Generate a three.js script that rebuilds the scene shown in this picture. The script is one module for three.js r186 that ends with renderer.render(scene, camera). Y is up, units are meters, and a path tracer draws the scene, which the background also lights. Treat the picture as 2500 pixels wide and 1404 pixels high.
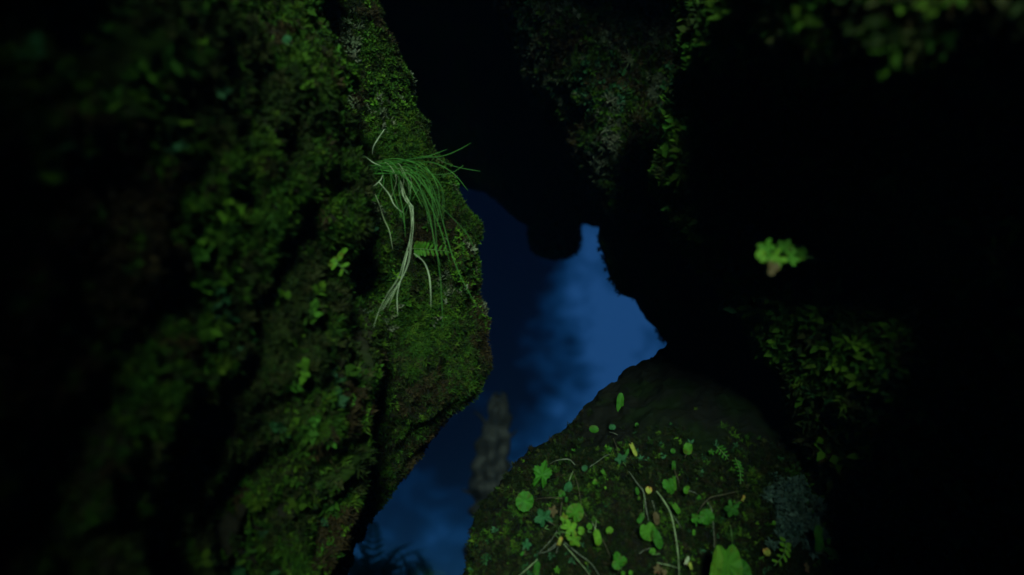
import * as THREE from 'three';
import { mergeGeometries } from 'three/addons/utils/BufferGeometryUtils.js';
import { MeshBVH, acceleratedRaycast } from 'three-mesh-bvh';

// ---------------------------------------------------------------- camera, sky, moonlight, exposure
const scene = new THREE.Scene();
const FOV = 50, F = 702 / Math.tan(THREE.MathUtils.degToRad(FOV / 2)), PITCH = THREE.MathUtils.degToRad(28);
const camera = new THREE.PerspectiveCamera(FOV, 1024 / 575, 0.02, 400);
camera.position.set(0, 1.6, 0);
camera.rotation.set(PITCH, 0, 0);
camera.focus = 1.24;
camera.userData.fStop = 1.3;
camera.updateMatrixWorld(true);
const M = camera.matrixWorld, EYE = camera.position.clone();
const renderer = new THREE.WebGLRenderer();
renderer.toneMapping = THREE.LinearToneMapping;
renderer.toneMappingExposure = 1;
renderer.shadowMap.enabled = true;

// deterministic random numbers and gradient noise
let seed = 1234567;
const rnd = () => { seed = (seed + 0x6d2b79f5) | 0; let t = Math.imul(seed ^ (seed >>> 15), 1 | seed); t = (t + Math.imul(t ^ (t >>> 7), 61 | t)) ^ t; return ((t ^ (t >>> 14)) >>> 0) / 4294967296; };
const rr = (a, b) => a + (b - a) * rnd();
const pick = (a) => a[Math.floor(rnd() * a.length)];
const perm = new Uint8Array(512);
{ const p = [...Array(256).keys()]; for (let i = 255; i > 0; i--) { const j = Math.floor(rnd() * (i + 1)); [p[i], p[j]] = [p[j], p[i]]; } for (let i = 0; i < 512; i++) perm[i] = p[i & 255]; }
const grad = (h, x, y, z) => { h &= 15; const u = h < 8 ? x : y, v = h < 4 ? y : h === 12 || h === 14 ? x : z; return (h & 1 ? -u : u) + (h & 2 ? -v : v); };
const fade = (t) => t * t * t * (t * (t * 6 - 15) + 10);
function noise(x, y, z) {
  const X = Math.floor(x), Y = Math.floor(y), Z = Math.floor(z); x -= X; y -= Y; z -= Z;
  const u = fade(x), v = fade(y), w = fade(z), A = perm[X & 255] + (Y & 255), B = perm[(X + 1) & 255] + (Y & 255);
  const AA = perm[A & 511] + (Z & 255), AB = perm[(A + 1) & 511] + (Z & 255), BA = perm[B & 511] + (Z & 255), BB = perm[(B + 1) & 511] + (Z & 255);
  const l = (a, b, t) => a + (b - a) * t, g = (i, ...q) => grad(perm[i & 511], ...q);
  return l(l(l(g(AA, x, y, z), g(BA, x - 1, y, z), u), l(g(AB, x, y - 1, z), g(BB, x - 1, y - 1, z), u), v),
    l(l(g(AA + 1, x, y, z - 1), g(BA + 1, x - 1, y, z - 1), u), l(g(AB + 1, x, y - 1, z - 1), g(BB + 1, x - 1, y - 1, z - 1), u), v), w);
}
const fbm = (x, y, z, n = 4) => { let s = 0, a = 1, t = 0; for (let i = 0; i < n; i++) { s += a * noise(x, y, z); t += a; a *= 0.5; x = x * 2.03 + 7.1; y = y * 2.03 + 3.7; z = z * 2.03 + 11.3; } return s / t; };
const smooth = (x, a, b) => THREE.MathUtils.smoothstep(x, a, b);

// a point in the place: picture column, row (2500 x 1404) and distance in front of the eye; or eye-frame metres
const eyeFrame = (x, y, z) => new THREE.Vector3(x, y, z).applyMatrix4(M);
const at = (px, py, d) => eyeFrame((px - 1250) / F * d, (702 - py) / F * d, -d);

const right = new THREE.Vector3(1, 0, 0), upV = new THREE.Vector3(0, 1, 0).transformDirection(M), back = new THREE.Vector3(0, 0, 1).transformDirection(M);

// night sky: dark blue air with drifting mist
{
  const W = 4096, H = 2048, data = new Float32Array(W * H * 4), v = new THREE.Vector3();
  const puff = [[1600, 830, 0.13, 0.45], [1440, 575, 0.10, 0.9], [1350, 1050, 0.13, 0.5], [1420, 780, 0.12, 0.2], [1500, 930, 0.1, 0.35], [1560, 760, 0.05, 0.3],
    [1200, 600, 0.13, -0.8], [1280, 650, 0.09, -0.3], [1370, 880, 0.07, -0.2], [1255, 960, 0.07, -0.6], [1105, 1040, 0.1, -0.6], [1190, 750, 0.06, -0.2], [1120, 1320, 0.07, 0.1], [1290, 1080, 0.05, -0.3]]
    .map(([x, y, r, s]) => [at(x, y, 1).sub(EYE).normalize(), r, s]);
  for (let row = 0, o = 0; row < H; row++) {
    const up = ((row + 0.5) / H - 0.5) * Math.PI;
    for (let col = 0; col < W; col++, o += 4) {
      const a = ((col + 0.5) / W - 0.5) * 2 * Math.PI;
      v.set(Math.cos(a) * Math.cos(up), Math.sin(up), Math.sin(a) * Math.cos(up));
      let m = 0.4 + 0.5 * fbm(v.x * 5, v.y * 5 + 4, v.z * 5, 5) + 0.95 * fbm(v.x * 14, v.y * 17, v.z * 14 + 9, 5) + 0.5 * fbm(v.x * 36, v.y * 48, v.z * 36 + 2, 4);
      for (const [d, r, s] of puff) { const q = 2 - 2 * v.dot(d); if (q < 9 * r * r) m += s * Math.exp(-q / (r * r)); }
      m = THREE.MathUtils.clamp(m, 0.03, 1.35);
      const k = Math.pow(m, 1.5);
      data[o] = 0.0004 + 0.0045 * k * m; data[o + 1] = 0.0012 + 0.034 * k; data[o + 2] = 0.006 + 0.108 * Math.pow(m, 1.4); data[o + 3] = 1;
    }
  }
  const t = new THREE.DataTexture(data, W, H, THREE.RGBAFormat, THREE.FloatType);
  t.mapping = THREE.EquirectangularReflectionMapping; t.magFilter = THREE.LinearFilter; t.needsUpdate = true;
  scene.background = t; scene.environment = t;
}
// the moon, high behind the viewer, shining down into the cleft
const SUN = new THREE.Vector3(0.05, 0.56, 0.83).transformDirection(M);
const moon = new THREE.DirectionalLight(new THREE.Color(0.7, 1.0, 0.76), 3.6);
moon.name = 'moonlight';
moon.position.copy(EYE).addScaledVector(SUN, 12);
moon.target.position.copy(EYE).add(new THREE.Vector3(0, 0.4, -1));
moon.castShadow = true; moon.shadow.radius = 22; moon.shadow.mapSize.set(4096, 4096);
Object.assign(moon.shadow.camera, { left: -4, right: 4, top: 4, bottom: -4, near: 0.1, far: 30 });
scene.add(moon, moon.target);

// ---------------------------------------------------------------- helpers
const names = {};
const numbered = (n) => { const k = names[n] = (names[n] ?? -1) + 1; return k ? `${n}_${String(k).padStart(3, '0')}` : n; };
function thing(name, label, category, pos, group) {
  const o = new THREE.Group(); o.name = numbered(name); o.position.copy(pos); o.userData = { label, category };
  if (group) o.userData.group = group;
  scene.add(o); return o;
}
function part(name, geometry, material, parent, extra) {                 // geometry comes in world metres
  geometry.translate(-parent.position.x, -parent.position.y, -parent.position.z);
  const m = new THREE.Mesh(geometry, material); m.name = name; m.castShadow = m.receiveShadow = true;
  if (extra) Object.assign(m.userData, extra);
  parent.add(m); return m;
}
const lin = (r, g, b) => new THREE.Color().setRGB(r, g, b);
const rockMat = new THREE.MeshPhysicalMaterial({ color: 0xffffff, vertexColors: true, roughness: 0.95, specularIntensity: 0.04 });
const mossMat = new THREE.MeshPhysicalMaterial({ color: 0xffffff, roughness: 0.8, side: THREE.DoubleSide, specularIntensity: 0.15, transmission: 0.25, thickness: 0 });
const leafMat = new THREE.MeshPhysicalMaterial({ color: 0xffffff, vertexColors: true, roughness: 0.62, side: THREE.DoubleSide, specularIntensity: 0.25, transmission: 0.3, thickness: 0 });
const stemMat = new THREE.MeshStandardMaterial({ color: 0xffffff, vertexColors: true, roughness: 0.75, side: THREE.DoubleSide });

const cr = (a, b, c, d, t) => 0.5 * (2 * b + (c - a) * t + (2 * a - 5 * b + 4 * c - d) * t * t + (3 * b - a - 3 * c + d) * t * t * t);
// closed rock skin through rings of points (eye-frame metres), roughened by noise
function rockSkin(rings, nu, nv, { amp = 0.03, freq = 5, fine = 0.006, crag = 0.02, tone = [0.02, 0.018, 0.013], green = [0.018, 0.034, 0.007] } = {}) {
  const R = rings.length, C = rings[0].length, pos = new Float32Array((nu * (nv + 1) + 2) * 3), idx = [];
  for (let i = 0; i <= nv; i++) {
    const s = i / nv * (R - 1), r = Math.min(Math.floor(s), R - 2), tv = s - r;
    for (let j = 0; j < nu; j++) {
      const q = j / nu * C, c = Math.floor(q), tu = q - c, o = (i * nu + j) * 3;
      for (let k = 0; k < 3; k++) {
        const col = [];
        for (let a = -1; a < 3; a++) { const g = rings[Math.min(R - 1, Math.max(0, r + a))]; col.push(cr(g[(c - 1 + C) % C][k], g[c][k], g[(c + 1) % C][k], g[(c + 2) % C][k], tu)); }
        pos[o + k] = cr(...col, tv);
      }
      if (i < nv) { const j2 = (j + 1) % nu, a = i * nu + j, b = i * nu + j2, d = a + nu, e = b + nu; idx.push(a, d, b, b, d, e); }
    }
  }
  for (const [slot, row] of [[nu * (nv + 1), 0], [nu * (nv + 1) + 1, nv]]) {
    for (let k = 0; k < 3; k++) { let s = 0; for (let j = 0; j < nu; j++) s += pos[(row * nu + j) * 3 + k]; pos[slot * 3 + k] = s / nu; }
    for (let j = 0; j < nu; j++) { const a = row * nu + j, b = row * nu + (j + 1) % nu; row ? idx.push(slot, b, a) : idx.push(slot, a, b); }
  }
  const g = new THREE.BufferGeometry();
  g.setAttribute('position', new THREE.BufferAttribute(pos, 3)); g.setIndex(idx);
  g.applyMatrix4(M);
  // outward winding
  let vol = 0; const P = g.attributes.position.array;
  for (let t = 0; t < idx.length; t += 3) { const [a, b, c] = [idx[t] * 3, idx[t + 1] * 3, idx[t + 2] * 3]; vol += P[a] * (P[b + 1] * P[c + 2] - P[b + 2] * P[c + 1]) - P[a + 1] * (P[b] * P[c + 2] - P[b + 2] * P[c]) + P[a + 2] * (P[b] * P[c + 1] - P[b + 1] * P[c]); }
  if (vol < 0) { for (let t = 0; t < idx.length; t += 3) [idx[t + 1], idx[t + 2]] = [idx[t + 2], idx[t + 1]]; g.setIndex(idx); }
  g.computeVertexNormals();
  const N = g.attributes.normal.array, col = new Float32Array(P.length);
  for (let o = 0; o < P.length; o += 3) {
    const x = P[o], y = P[o + 1], z = P[o + 2];
    const big = fbm(x * freq, y * freq * 0.8, z * freq, 3), ridge = 1 - 2 * Math.abs(noise(x * freq * 2.3 + 5, y * freq * 1.5, z * freq * 2.3)), small = fbm(x * 42, y * 38, z * 42, 3);
    const h = amp * big * 1.6 + crag * (ridge - 0.4) * 0.8 + fine * small * 1.8;
    P[o] += N[o] * h; P[o + 1] += N[o + 1] * h; P[o + 2] += N[o + 2] * h;
    const m = smooth(fbm(x * 9 + 3, y * 9, z * 9, 4), -0.12, 0.2), w = 1 + 0.5 * fbm(x * 60, y * 60, z * 60, 2);
    for (let k = 0; k < 3; k++) col[o + k] = (tone[k] * (1 - m) + green[k] * m) * w;
  }
  g.setAttribute('color', new THREE.BufferAttribute(col, 3));
  g.computeVertexNormals();
  return g;
}
// (first the edge of a ring, then round the rock)
const ring = (y, pts) => pts.map(([x, z]) => [x, y, z]);
function keyed(table, py) { for (let i = 1; i < table.length; i++) if (py <= table[i][0] || i === table.length - 1) { const [a, b] = [table[i - 1], table[i]], t = (py - a[0]) / (b[0] - a[0]); return a.map((v, k) => v + (b[k] - v) * t); } }

function rock(name, label, geometry, group) {
  geometry.computeBoundingBox();
  const b = geometry.boundingBox, base = new THREE.Vector3((b.min.x + b.max.x) / 2, b.min.y, (b.min.z + b.max.z) / 2);
  const t = thing(name, label, 'rock', base, group);
  const s = part('stone', geometry, rockMat, t);
  t.updateMatrixWorld(true);
  return { t, s };
}
// leaf-sized faces joined into one sprig, base at the origin, growing along +y
function blade(len, wid, bend, n = 3) {
  const p = [], idx = [];
  for (let i = 0; i <= n; i++) { const t = i / n, w = wid * Math.sin(Math.PI * Math.pow(0.12 + 0.88 * t, 0.8)) * (i === n ? 0 : 1) / 2, y = len * t, z = bend * len * t * t; p.push(-w, y, z, w, y, z); if (i < n) idx.push(i * 2, i * 2 + 1, i * 2 + 2, i * 2 + 1, i * 2 + 3, i * 2 + 2); }
  const g = new THREE.BufferGeometry(); g.setAttribute('position', new THREE.Float32BufferAttribute(p, 3)); g.setIndex(idx); return g;
}
function sprig(n, len, wid, spread, high) {
  const gs = [];
  for (let i = 0; i < n; i++) {
    const g = blade(len * rr(0.6, 1.2), wid * rr(0.7, 1.2), rr(-0.1, 0.45), 2);
    g.rotateX(rr(0.2, spread)); g.rotateY(i * 2.4 + rr(-0.3, 0.3)); g.translate(rr(-0.3, 0.3) * len, rr(0, high), rr(-0.3, 0.3) * len);
    gs.push(g);
  }
  const g = mergeGeometries(gs); g.computeVertexNormals(); return g;
}
const sprigs = {
  fuzz: [0, 1, 2].map(() => sprig(20, 0.011, 0.0022, 1.25, 0.004)),
  leafy: [0, 1, 2].map(() => sprig(12, 0.011, 0.0065, 1.45, 0.007)),
  broad: [0, 1, 2].map(() => sprig(7, 0.02, 0.014, 1.5, 0.01)),
};
const tints = {
  moss: [[0.035, 0.09, 0.008], [0.045, 0.105, 0.009], [0.028, 0.075, 0.01], [0.06, 0.11, 0.01]],
  bright: [[0.07, 0.17, 0.012], [0.09, 0.19, 0.014], [0.05, 0.15, 0.016]],
  dull: [[0.03, 0.048, 0.01], [0.04, 0.045, 0.014], [0.024, 0.042, 0.01]],
  teal: [[0.025, 0.09, 0.03], [0.035, 0.1, 0.045]],
  pale: [[0.14, 0.15, 0.1], [0.11, 0.13, 0.07]],
  dark: [[0.013, 0.021, 0.005], [0.02, 0.017, 0.007], [0.01, 0.019, 0.004]],
  brown: [[0.05, 0.034, 0.014], [0.036, 0.026, 0.013]],
};
// moss spread over a rock by area; pickTint(x, y, z, n) returns a tint or nothing
function moss(r, kind, density, scale, chooser, name = 'moss') {
  const g = r.s.geometry, P = g.attributes.position.array, N = g.attributes.normal.array, I = g.index.array, O = r.t.position;
  const a = new THREE.Vector3(), b = new THREE.Vector3(), c = new THREE.Vector3(), e = new THREE.Vector3(), n = new THREE.Vector3(), q = new THREE.Vector3(), up = new THREE.Vector3(0, 1, 0);
  const lists = sprigs[kind].map(() => []), inv = M.clone().invert(), rot = new THREE.Quaternion(), spin = new THREE.Quaternion(), mat = new THREE.Matrix4();
  let carry = 0;
  for (let t = 0; t < I.length; t += 3) {
    a.fromArray(P, I[t] * 3); b.fromArray(P, I[t + 1] * 3); c.fromArray(P, I[t + 2] * 3);
    q.copy(a).add(O).applyMatrix4(inv);
    if (q.z > -0.12) continue;
    const px = q.x / -q.z * F, py = q.y / -q.z * F;
    if (Math.abs(px) > 1650 || Math.abs(py) > 1000) continue;
    n.fromArray(N, I[t] * 3); e.copy(EYE).sub(O).sub(a).normalize();
    if (n.dot(e) < -0.45) continue;
    carry += density * b.clone().sub(a).cross(c.clone().sub(a)).length() / 2;
    while (carry > 0) {
      carry -= 1;
      let u = rnd(), v = rnd(); if (u + v > 1) { u = 1 - u; v = 1 - v; }
      q.copy(a).addScaledVector(b, u).addScaledVector(c, v).addScaledVector(a, -u - v);
      const tint = chooser(q.x + O.x, q.y + O.y, q.z + O.z, n);
      if (!tint) continue;
      const d = n.clone().multiplyScalar(1).addScaledVector(up, 0.25).add(e.set(rr(-0.4, 0.4), rr(-0.4, 0.4), rr(-0.4, 0.4))).normalize();
      rot.setFromUnitVectors(up, d).multiply(spin.setFromAxisAngle(up, rnd() * 6.283));
      const s = scale * rr(0.65, 1.35);
      mat.compose(q.addScaledVector(n, -0.001), rot, e.set(s, s * rr(0.8, 1.3), s));
      const w = rr(0.65, 1.3);
      pick(lists).push([mat.toArray(), tint[0] * w * rr(0.9, 1.1), tint[1] * w, tint[2] * w]);
    }
  }
  lists.forEach((list, i) => {
    if (!list.length) return;
    const m = new THREE.InstancedMesh(sprigs[kind][i], mossMat, list.length), col = new THREE.Color();
    list.forEach(([x, r0, g0, b0], k) => { m.setMatrixAt(k, mat.fromArray(x)); m.setColorAt(k, col.setRGB(r0, g0, b0)); });
    m.name = name; m.userData.kind = 'stuff'; m.castShadow = m.receiveShadow = true;
    r.t.add(m);
  });
}
scene.fog = new THREE.FogExp2(new THREE.Color().setRGB(0.1, 0.38, 1), 0.004);
const patch = (x, y, z, f, o) => fbm(x * f + o, y * f - o, z * f + 2 * o, 3);

// ---------------------------------------------------------------- the rocks of the cleft
// left wall close to the viewer
const nearEdge = [[-700, 700], [-300, 720], [0, 765], [100, 800], [250, 832], [400, 862], [520, 845], [600, 836], [700, 838], [780, 850], [860, 885], [940, 885], [1010, 850], [1150, 832], [1300, 800], [1404, 770], [1900, 620]];
const leftNear = rock('rock_wall', 'dark mossy rock wall filling the left third, closest to the viewer', rockSkin(
  [-700, -300, 0, 120, 250, 400, 520, 640, 760, 860, 960, 1060, 1180, 1300, 1404, 1900].map((py) => {
    const d = 0.98, y = (702 - py) / F * d, x = (keyed(nearEdge, py)[1] - 1250) / F * d, low = smooth(py, 650, 950) * (1 - smooth(py, 1150, 1400)), dim = smooth(py, 150, 280) * (1 - smooth(py, 600, 740));
    return ring(y, [[x, -d], [x - 0.05 - 0.025 * low + 0.012 * dim, -0.86], [x - 0.11 - 0.025 * low + 0.025 * dim, -0.72], [-0.42, -0.5], [-0.45, -0.3], [-0.44, 0], [-0.3, 0.3], [-0.45, 0.7], [-1.6, 0.7], [-1.5, -1], [x - 0.3, -1.12], [x - 0.05, -1.06]]);  // wall pinches in behind the viewer, shaped to block moonlight on the left
  }), 440, 440, { amp: 0.05, freq: 7, crag: 0.032, fine: 0.01 }));
// buttress behind it, with the grass tuft
const farEdge = [[-900, 800], [-300, 870], [0, 905], [100, 955], [200, 1000], [300, 1030], [360, 1050], [450, 1100], [520, 1143], [600, 1163], [700, 1168], [800, 1180], [860, 1187], [920, 1166], [980, 1112], [1050, 1052], [1130, 1000], [1200, 948], [1270, 890], [1340, 858], [1404, 838], [1700, 700]];
const leftFar = rock('rock_buttress', 'mossy rock buttress behind the left wall, carrying the grass tuft', rockSkin(
  [-900, -300, -60, 80, 200, 300, 370, 450, 520, 600, 700, 800, 860, 900, 940, 990, 1050, 1130, 1200, 1280, 1350, 1420, 1700].map((py) => {
    const d = 1.34, y = (702 - py) / F * d, x = (keyed(farEdge, py)[1] - 1250) / F * d - 0.012;
    return ring(y, [[x, -d], [x - 0.005, -1.25], [x - 0.08, -1.17], [x - 0.22, -1.1], [x - 0.45, -1.12], [-1.4, -1.2], [-1.4, -2], [x - 0.3, -1.8], [x - 0.05, -1.48]]);
  }), 420, 420, { amp: 0.02, freq: 8, crag: 0.02, fine: 0.006 }));
// prow of rock hanging down on the far side
const prowEdge = [[-1600, 1100], [-700, 1150], [-200, 1180], [0, 1236], [120, 1285], [230, 1340], [290, 1392], [370, 1418], [450, 1455], [500, 1478], [536, 1500]];
const prow = rock('hanging_rock', 'dim mossy rock prow hanging down above the blue gap', rockSkin(
  [-1600, -700, -200, 0, 110, 220, 300, 370, 440, 490, 520, 545].map((py, i, all) => {
    const d = 1.75, y = (702 - py) / F * d, x = (keyed(prowEdge, py)[1] - 1250) / F * d, k = i > 8 ? (i - 8) / 3 * 0.75 : 0, s = (v, m) => v + (m - v) * k, mx = x + 0.12;
    return ring(y, [[x, -d], [x + 0.02, -1.66], [x + 0.1, -1.6], [s(x + 0.25, mx), -1.62], [s(0.62, mx), -1.72], [s(0.7, mx + 0.06), s(-2.2, -1.9)], [s(x + 0.2, mx), s(-2.2, -1.92)], [x + 0.03, s(-1.95, -1.85)]]);
  }), 360, 320, { amp: 0.035, freq: 7, crag: 0.03, fine: 0.008 }));
// cliff behind, its underside the upper rim of the gap
const rim = [[-4000, 300], [-800, 300], [400, 380], [1000, 420], [1150, 462], [1190, 478], [1225, 498], [1260, 524], [1300, 556], [1340, 545], [1400, 538], [1430, 541], [1465, 550], [1520, 556], [1800, 540], [2600, 400], [6000, 300]];
const cliff = rock('cliff', 'black cliff whose lower rim edges the blue gap at the top', rockSkin(
  [-4000, -2200, -800, 0, 500, 900, 1100, 1170, 1205, 1240, 1275, 1310, 1345, 1380, 1415, 1450, 1490, 1560, 1800, 2400, 3400, 6000].map((px) => {
    const d = 2.6, x = (px - 1250) / F * d, y = (702 - keyed(rim, px)[1]) / F * d;
    return [[x, y, -d], [x, y + 0.12, -2.5], [x, y + 0.5, -2.42], [x, y + 1.4, -2.45], [x, 5, -2.6], [x, 5, -4.2], [x, y + 2.2, -4.2], [x, y + 0.75, -3.6], [x, y + 0.16, -2.85]];
  }), 200, 520, { amp: 0.02, freq: 4, crag: 0.012, fine: 0.006 }));
// stub of rock that hangs from it
const stub = rock('hanging_stub', 'short blunt rock stub hanging into the top of the blue gap', rockSkin(
  [[430, 1330, 1440], [520, 1318, 1412], [560, 1314, 1407], [590, 1316, 1404], [604, 1332, 1400], [612, 1352, 1385]].map(([py, l, r]) => {
    const d = 2.55, y = (702 - py) / F * d, x0 = (l - 1250) / F * d, x1 = (r - 1250) / F * d, w = x1 - x0;
    return ring(y, [[x0, -d], [x0 + w * 0.3, -d + 0.06], [x0 + w * 0.75, -d + 0.05], [x1, -d], [x1, -d - 0.12], [x0 + w * 0.6, -d - 0.2], [x0, -d - 0.12]]);
  }), 180, 160, { amp: 0.02, freq: 12, crag: 0.02, fine: 0.014 }));
// right-hand rock in silhouette
const midEdge = [[250, 1560], [400, 1500], [480, 1486], [545, 1467], [590, 1461], [630, 1479], [680, 1496], [712, 1518], [728, 1552], [765, 1580], [810, 1610], [850, 1637], [900, 1668], [1000, 1720], [1300, 1800]];
const rightMid = rock('rock_boulder', 'black boulder in silhouette right of the blue gap', rockSkin(
  [250, 400, 480, 545, 590, 630, 680, 712, 728, 765, 810, 850, 900, 1000, 1300].map((py) => {
    const d = 1.85, y = (702 - py) / F * d, x = (keyed(midEdge, py)[1] - 1250) / F * d;
    return ring(y, [[x, -d], [x + 0.04, -1.78], [x + 0.16, -1.68], [x + 0.45, -1.6], [1.7, -1.6], [1.7, -3], [x + 0.4, -2.7], [x + 0.06, -2.0]]);
  }), 320, 320, { amp: 0.012, freq: 5, crag: 0.008, fine: 0.004 }));
// right wall close to the viewer, with the ledge along its top
const rnEdge = [[-260, 1690], [-120, 1660], [0, 1668], [90, 1656], [200, 1686], [330, 1642], [400, 1617], [470, 1648], [540, 1690], [620, 1745], [700, 1800], [850, 1890], [1000, 1960], [1200, 2030], [1404, 2080], [1900, 2200]];
const rightNear = rock('rock_wall', 'dark rock wall on the right with a mossy ledge along its top', rockSkin(
  [-260, -120, -40, 60, 120, 180, 260, 340, 400, 470, 540, 600, 640, 690, 760, 900, 1050, 1200, 1404, 1900].map((py) => {
    const d = 1.05, y = (702 - py) / F * d, x = (keyed(rnEdge, py)[1] - 1250) / F * d, q = 0.12 * y, back0 = smooth(py, 520, 850);
    const ledge = [[1688, 1.0, 200], [1760, 0.9, 150], [1905, 0.7, 95], [2220, 0.55, 95]].map(([px, z, low]) => [(px - 1250) / F * z, -z, (1 - smooth(py, low, low + 70)) * (px < 1800 ? 1 - 0.9 * smooth(-py, 10, 90) : 1)]);
    const under = [[x + 0.035, -1.0], [x + 0.09, -1.06 + 0.14 * back0], [x + 0.22 - 0.04 * back0, -1.0 + 0.18 * back0], [0.6 + q, -0.64 + 0.06 * back0]];
    const front = [[x, -d], ...under.map(([u, z], k) => { const [lx, lz, t] = ledge[k]; return [u + (lx - u) * t, z + (lz - z) * t]; })].map(([u, z]) => [u, (702 - py) / F * -z, z]);
    return [...front, ...ring(y * 0.7, [[0.68 + q, -0.35], [0.66 + q, 0], [0.475, 0.3], [0.6, 0.7]]), ...ring(y, [[1.7, 0.7], [1.7, -1.3], [x + 0.4, -1.35], [x + 0.05, -1.14]])];  // unseen inward bend behind the viewer, shaped to shade the far right
  }), 420, 420, { amp: 0.035, freq: 6, crag: 0.025, fine: 0.007 }), 'rock walls of the cleft');
leftNear.t.userData.group = 'rock walls of the cleft';
// leafy rock in the lower right
const lowEdge = [[780, 1760, 1.5], [815, 1690, 1.44], [850, 1634, 1.39], [885, 1588, 1.35], [945, 1498, 1.29], [1000, 1440, 1.24], [1045, 1396, 1.21], [1090, 1322, 1.18], [1135, 1270, 1.15], [1215, 1200, 1.12], [1260, 1170, 1.1], [1330, 1158, 1.08], [1404, 1135, 1.06], [1600, 1080, 1.02], [2100, 980, 0.98]];
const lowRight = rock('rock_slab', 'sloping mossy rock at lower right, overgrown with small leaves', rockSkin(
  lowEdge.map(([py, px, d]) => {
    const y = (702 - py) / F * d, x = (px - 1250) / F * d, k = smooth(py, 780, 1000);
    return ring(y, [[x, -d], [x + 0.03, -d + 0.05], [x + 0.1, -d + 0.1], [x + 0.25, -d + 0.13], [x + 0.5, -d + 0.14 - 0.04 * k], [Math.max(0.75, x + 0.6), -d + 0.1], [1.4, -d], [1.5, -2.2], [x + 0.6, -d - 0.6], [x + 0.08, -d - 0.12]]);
  }), 420, 340, { amp: 0.012, freq: 9, crag: 0.01, fine: 0.006, tone: [0.007, 0.007, 0.006], green: [0.006, 0.01, 0.004] }));  // near-black stone puts the shade of the bare crest into its colour
// unseen boulders added overhead and behind only to block and shape the moonlight
function boulder(name, label, x, y, z, sx, sy, sz) {
  const rings = [];
  for (let i = 0; i <= 8; i++) { const a = (i / 8 - 0.5) * 2.9, r = []; for (let j = 0; j < 10; j++) { const b = j / 10 * 6.2832, p = (v) => Math.sign(v) * Math.pow(Math.abs(v), 0.6); r.push([x + sx * p(Math.cos(b)) * Math.pow(Math.cos(a), 0.5), y + sy * p(Math.sin(a)), z + sz * p(Math.sin(b)) * Math.pow(Math.cos(a), 0.5)]); } rings.push(r); }
  return rock(name, label, rockSkin(rings, 120, 80, { amp: 0.08, freq: 2.5, crag: 0.03, fine: 0.006 }));
}

boulder('moon_blocker', 'unseen boulder added above the viewer to block moonlight on the right', 0.8, 2.62, 0.18, 0.92, 1.0, 0.2);
boulder('moon_blocker', 'unseen boulder added above the viewer to block moonlight on the left', -0.92, 2.52, 0.18, 0.86, 0.98, 0.2);
boulder('low_light_blocker', 'unseen boulder added behind the viewer to block the low moonlight', 0, -0.2, 0.95, 1.6, 0.6, 0.5);

// where the sight line through a picture point meets a rock
const tree = new Map();
function onRock(r, px, py) {
  const m = r.s;
  if (!tree.has(m)) { m.geometry.boundsTree = new MeshBVH(m.geometry); m.raycast = acceleratedRaycast; m.updateMatrixWorld(true); tree.set(m, 1); }
  const ray = new THREE.Raycaster(EYE.clone(), at(px, py, 1).sub(EYE).normalize()); ray.firstHitOnly = true;
  const hit = ray.intersectObject(m, false)[0];
  if (!hit) return null;
  const n = hit.face.normal.clone(), p = hit.point;
  return { p, n, d: -p.clone().applyMatrix4(M.clone().invert()).z };
}
// moss on them
const mix = (x, y, z, o, list) => { const v = patch(x, y, z, 7, o) * 2.2 + 0.5 + rr(-0.18, 0.18); return tints[list[Math.max(0, Math.min(list.length - 1, Math.floor(v * list.length)))]]; };
const cover = (o, lo, f = 8) => (x, y, z) => patch(x, y, z, f, o) + rr(-0.12, 0.12) > lo;
const mossOf = (o, lo, list, f) => { const c = cover(o, lo, f); return (x, y, z) => (c(x, y, z) ? pick(mix(x, y, z, o + 3, list)) : null); };
const belowShadedCrest = (f) => (x, y, z, n) => { const up = (x - EYE.x) * upV.x + (y - EYE.y) * upV.y + (z - EYE.z) * upV.z; return n.dot(back) + rr(-0.1, 0.1) > 0.3 && up + 0.08 * patch(x, y, z, 9, 21) + rr(-0.03, 0.03) < -0.285 ? f(x, y, z) : null; };  // moss left off the crest: bare dark stone stands in for shade
moss(leftNear, 'fuzz', 14000, 1.0, mossOf(1, -0.1, ['dull', 'dull', 'moss', 'moss', 'moss', 'brown']));
moss(leftNear, 'leafy', 10000, 0.62, mossOf(4, -0.02, ['dull', 'dull', 'moss', 'dull', 'moss', 'bright']));
moss(leftNear, 'broad', 900, 0.75, mossOf(8, 0.1, ['moss', 'teal', 'bright'], 6), 'leaf_cover');
const height = (x, y, z) => (y - EYE.y) * upV.y + (z - EYE.z) * upV.z;
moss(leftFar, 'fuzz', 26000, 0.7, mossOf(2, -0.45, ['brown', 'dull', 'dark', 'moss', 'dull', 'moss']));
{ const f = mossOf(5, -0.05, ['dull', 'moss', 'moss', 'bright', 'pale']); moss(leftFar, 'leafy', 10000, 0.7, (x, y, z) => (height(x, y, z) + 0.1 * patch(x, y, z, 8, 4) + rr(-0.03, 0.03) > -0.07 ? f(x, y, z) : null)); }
moss(lowRight, 'broad', 3600, 0.32, belowShadedCrest(mossOf(16, 0.0, ['teal', 'moss', 'bright', 'dull'])), 'seedling_cover');
{ const c = onRock(lowRight, 1945, 1255).p; moss(lowRight, 'leafy', 60000, 0.8, (x, y, z) => { const d = Math.hypot(x - c.x, (y - c.y) * 0.62, z - c.z); return d < 0.045 + 0.05 * patch(x, y, z, 22, 5) && patch(x, y, z, 50, 8) > -0.1 ? pick([[0.06, 0.1, 0.09], [0.08, 0.12, 0.1], [0.05, 0.09, 0.07]]) : null; }, 'lichen'); }
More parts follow.
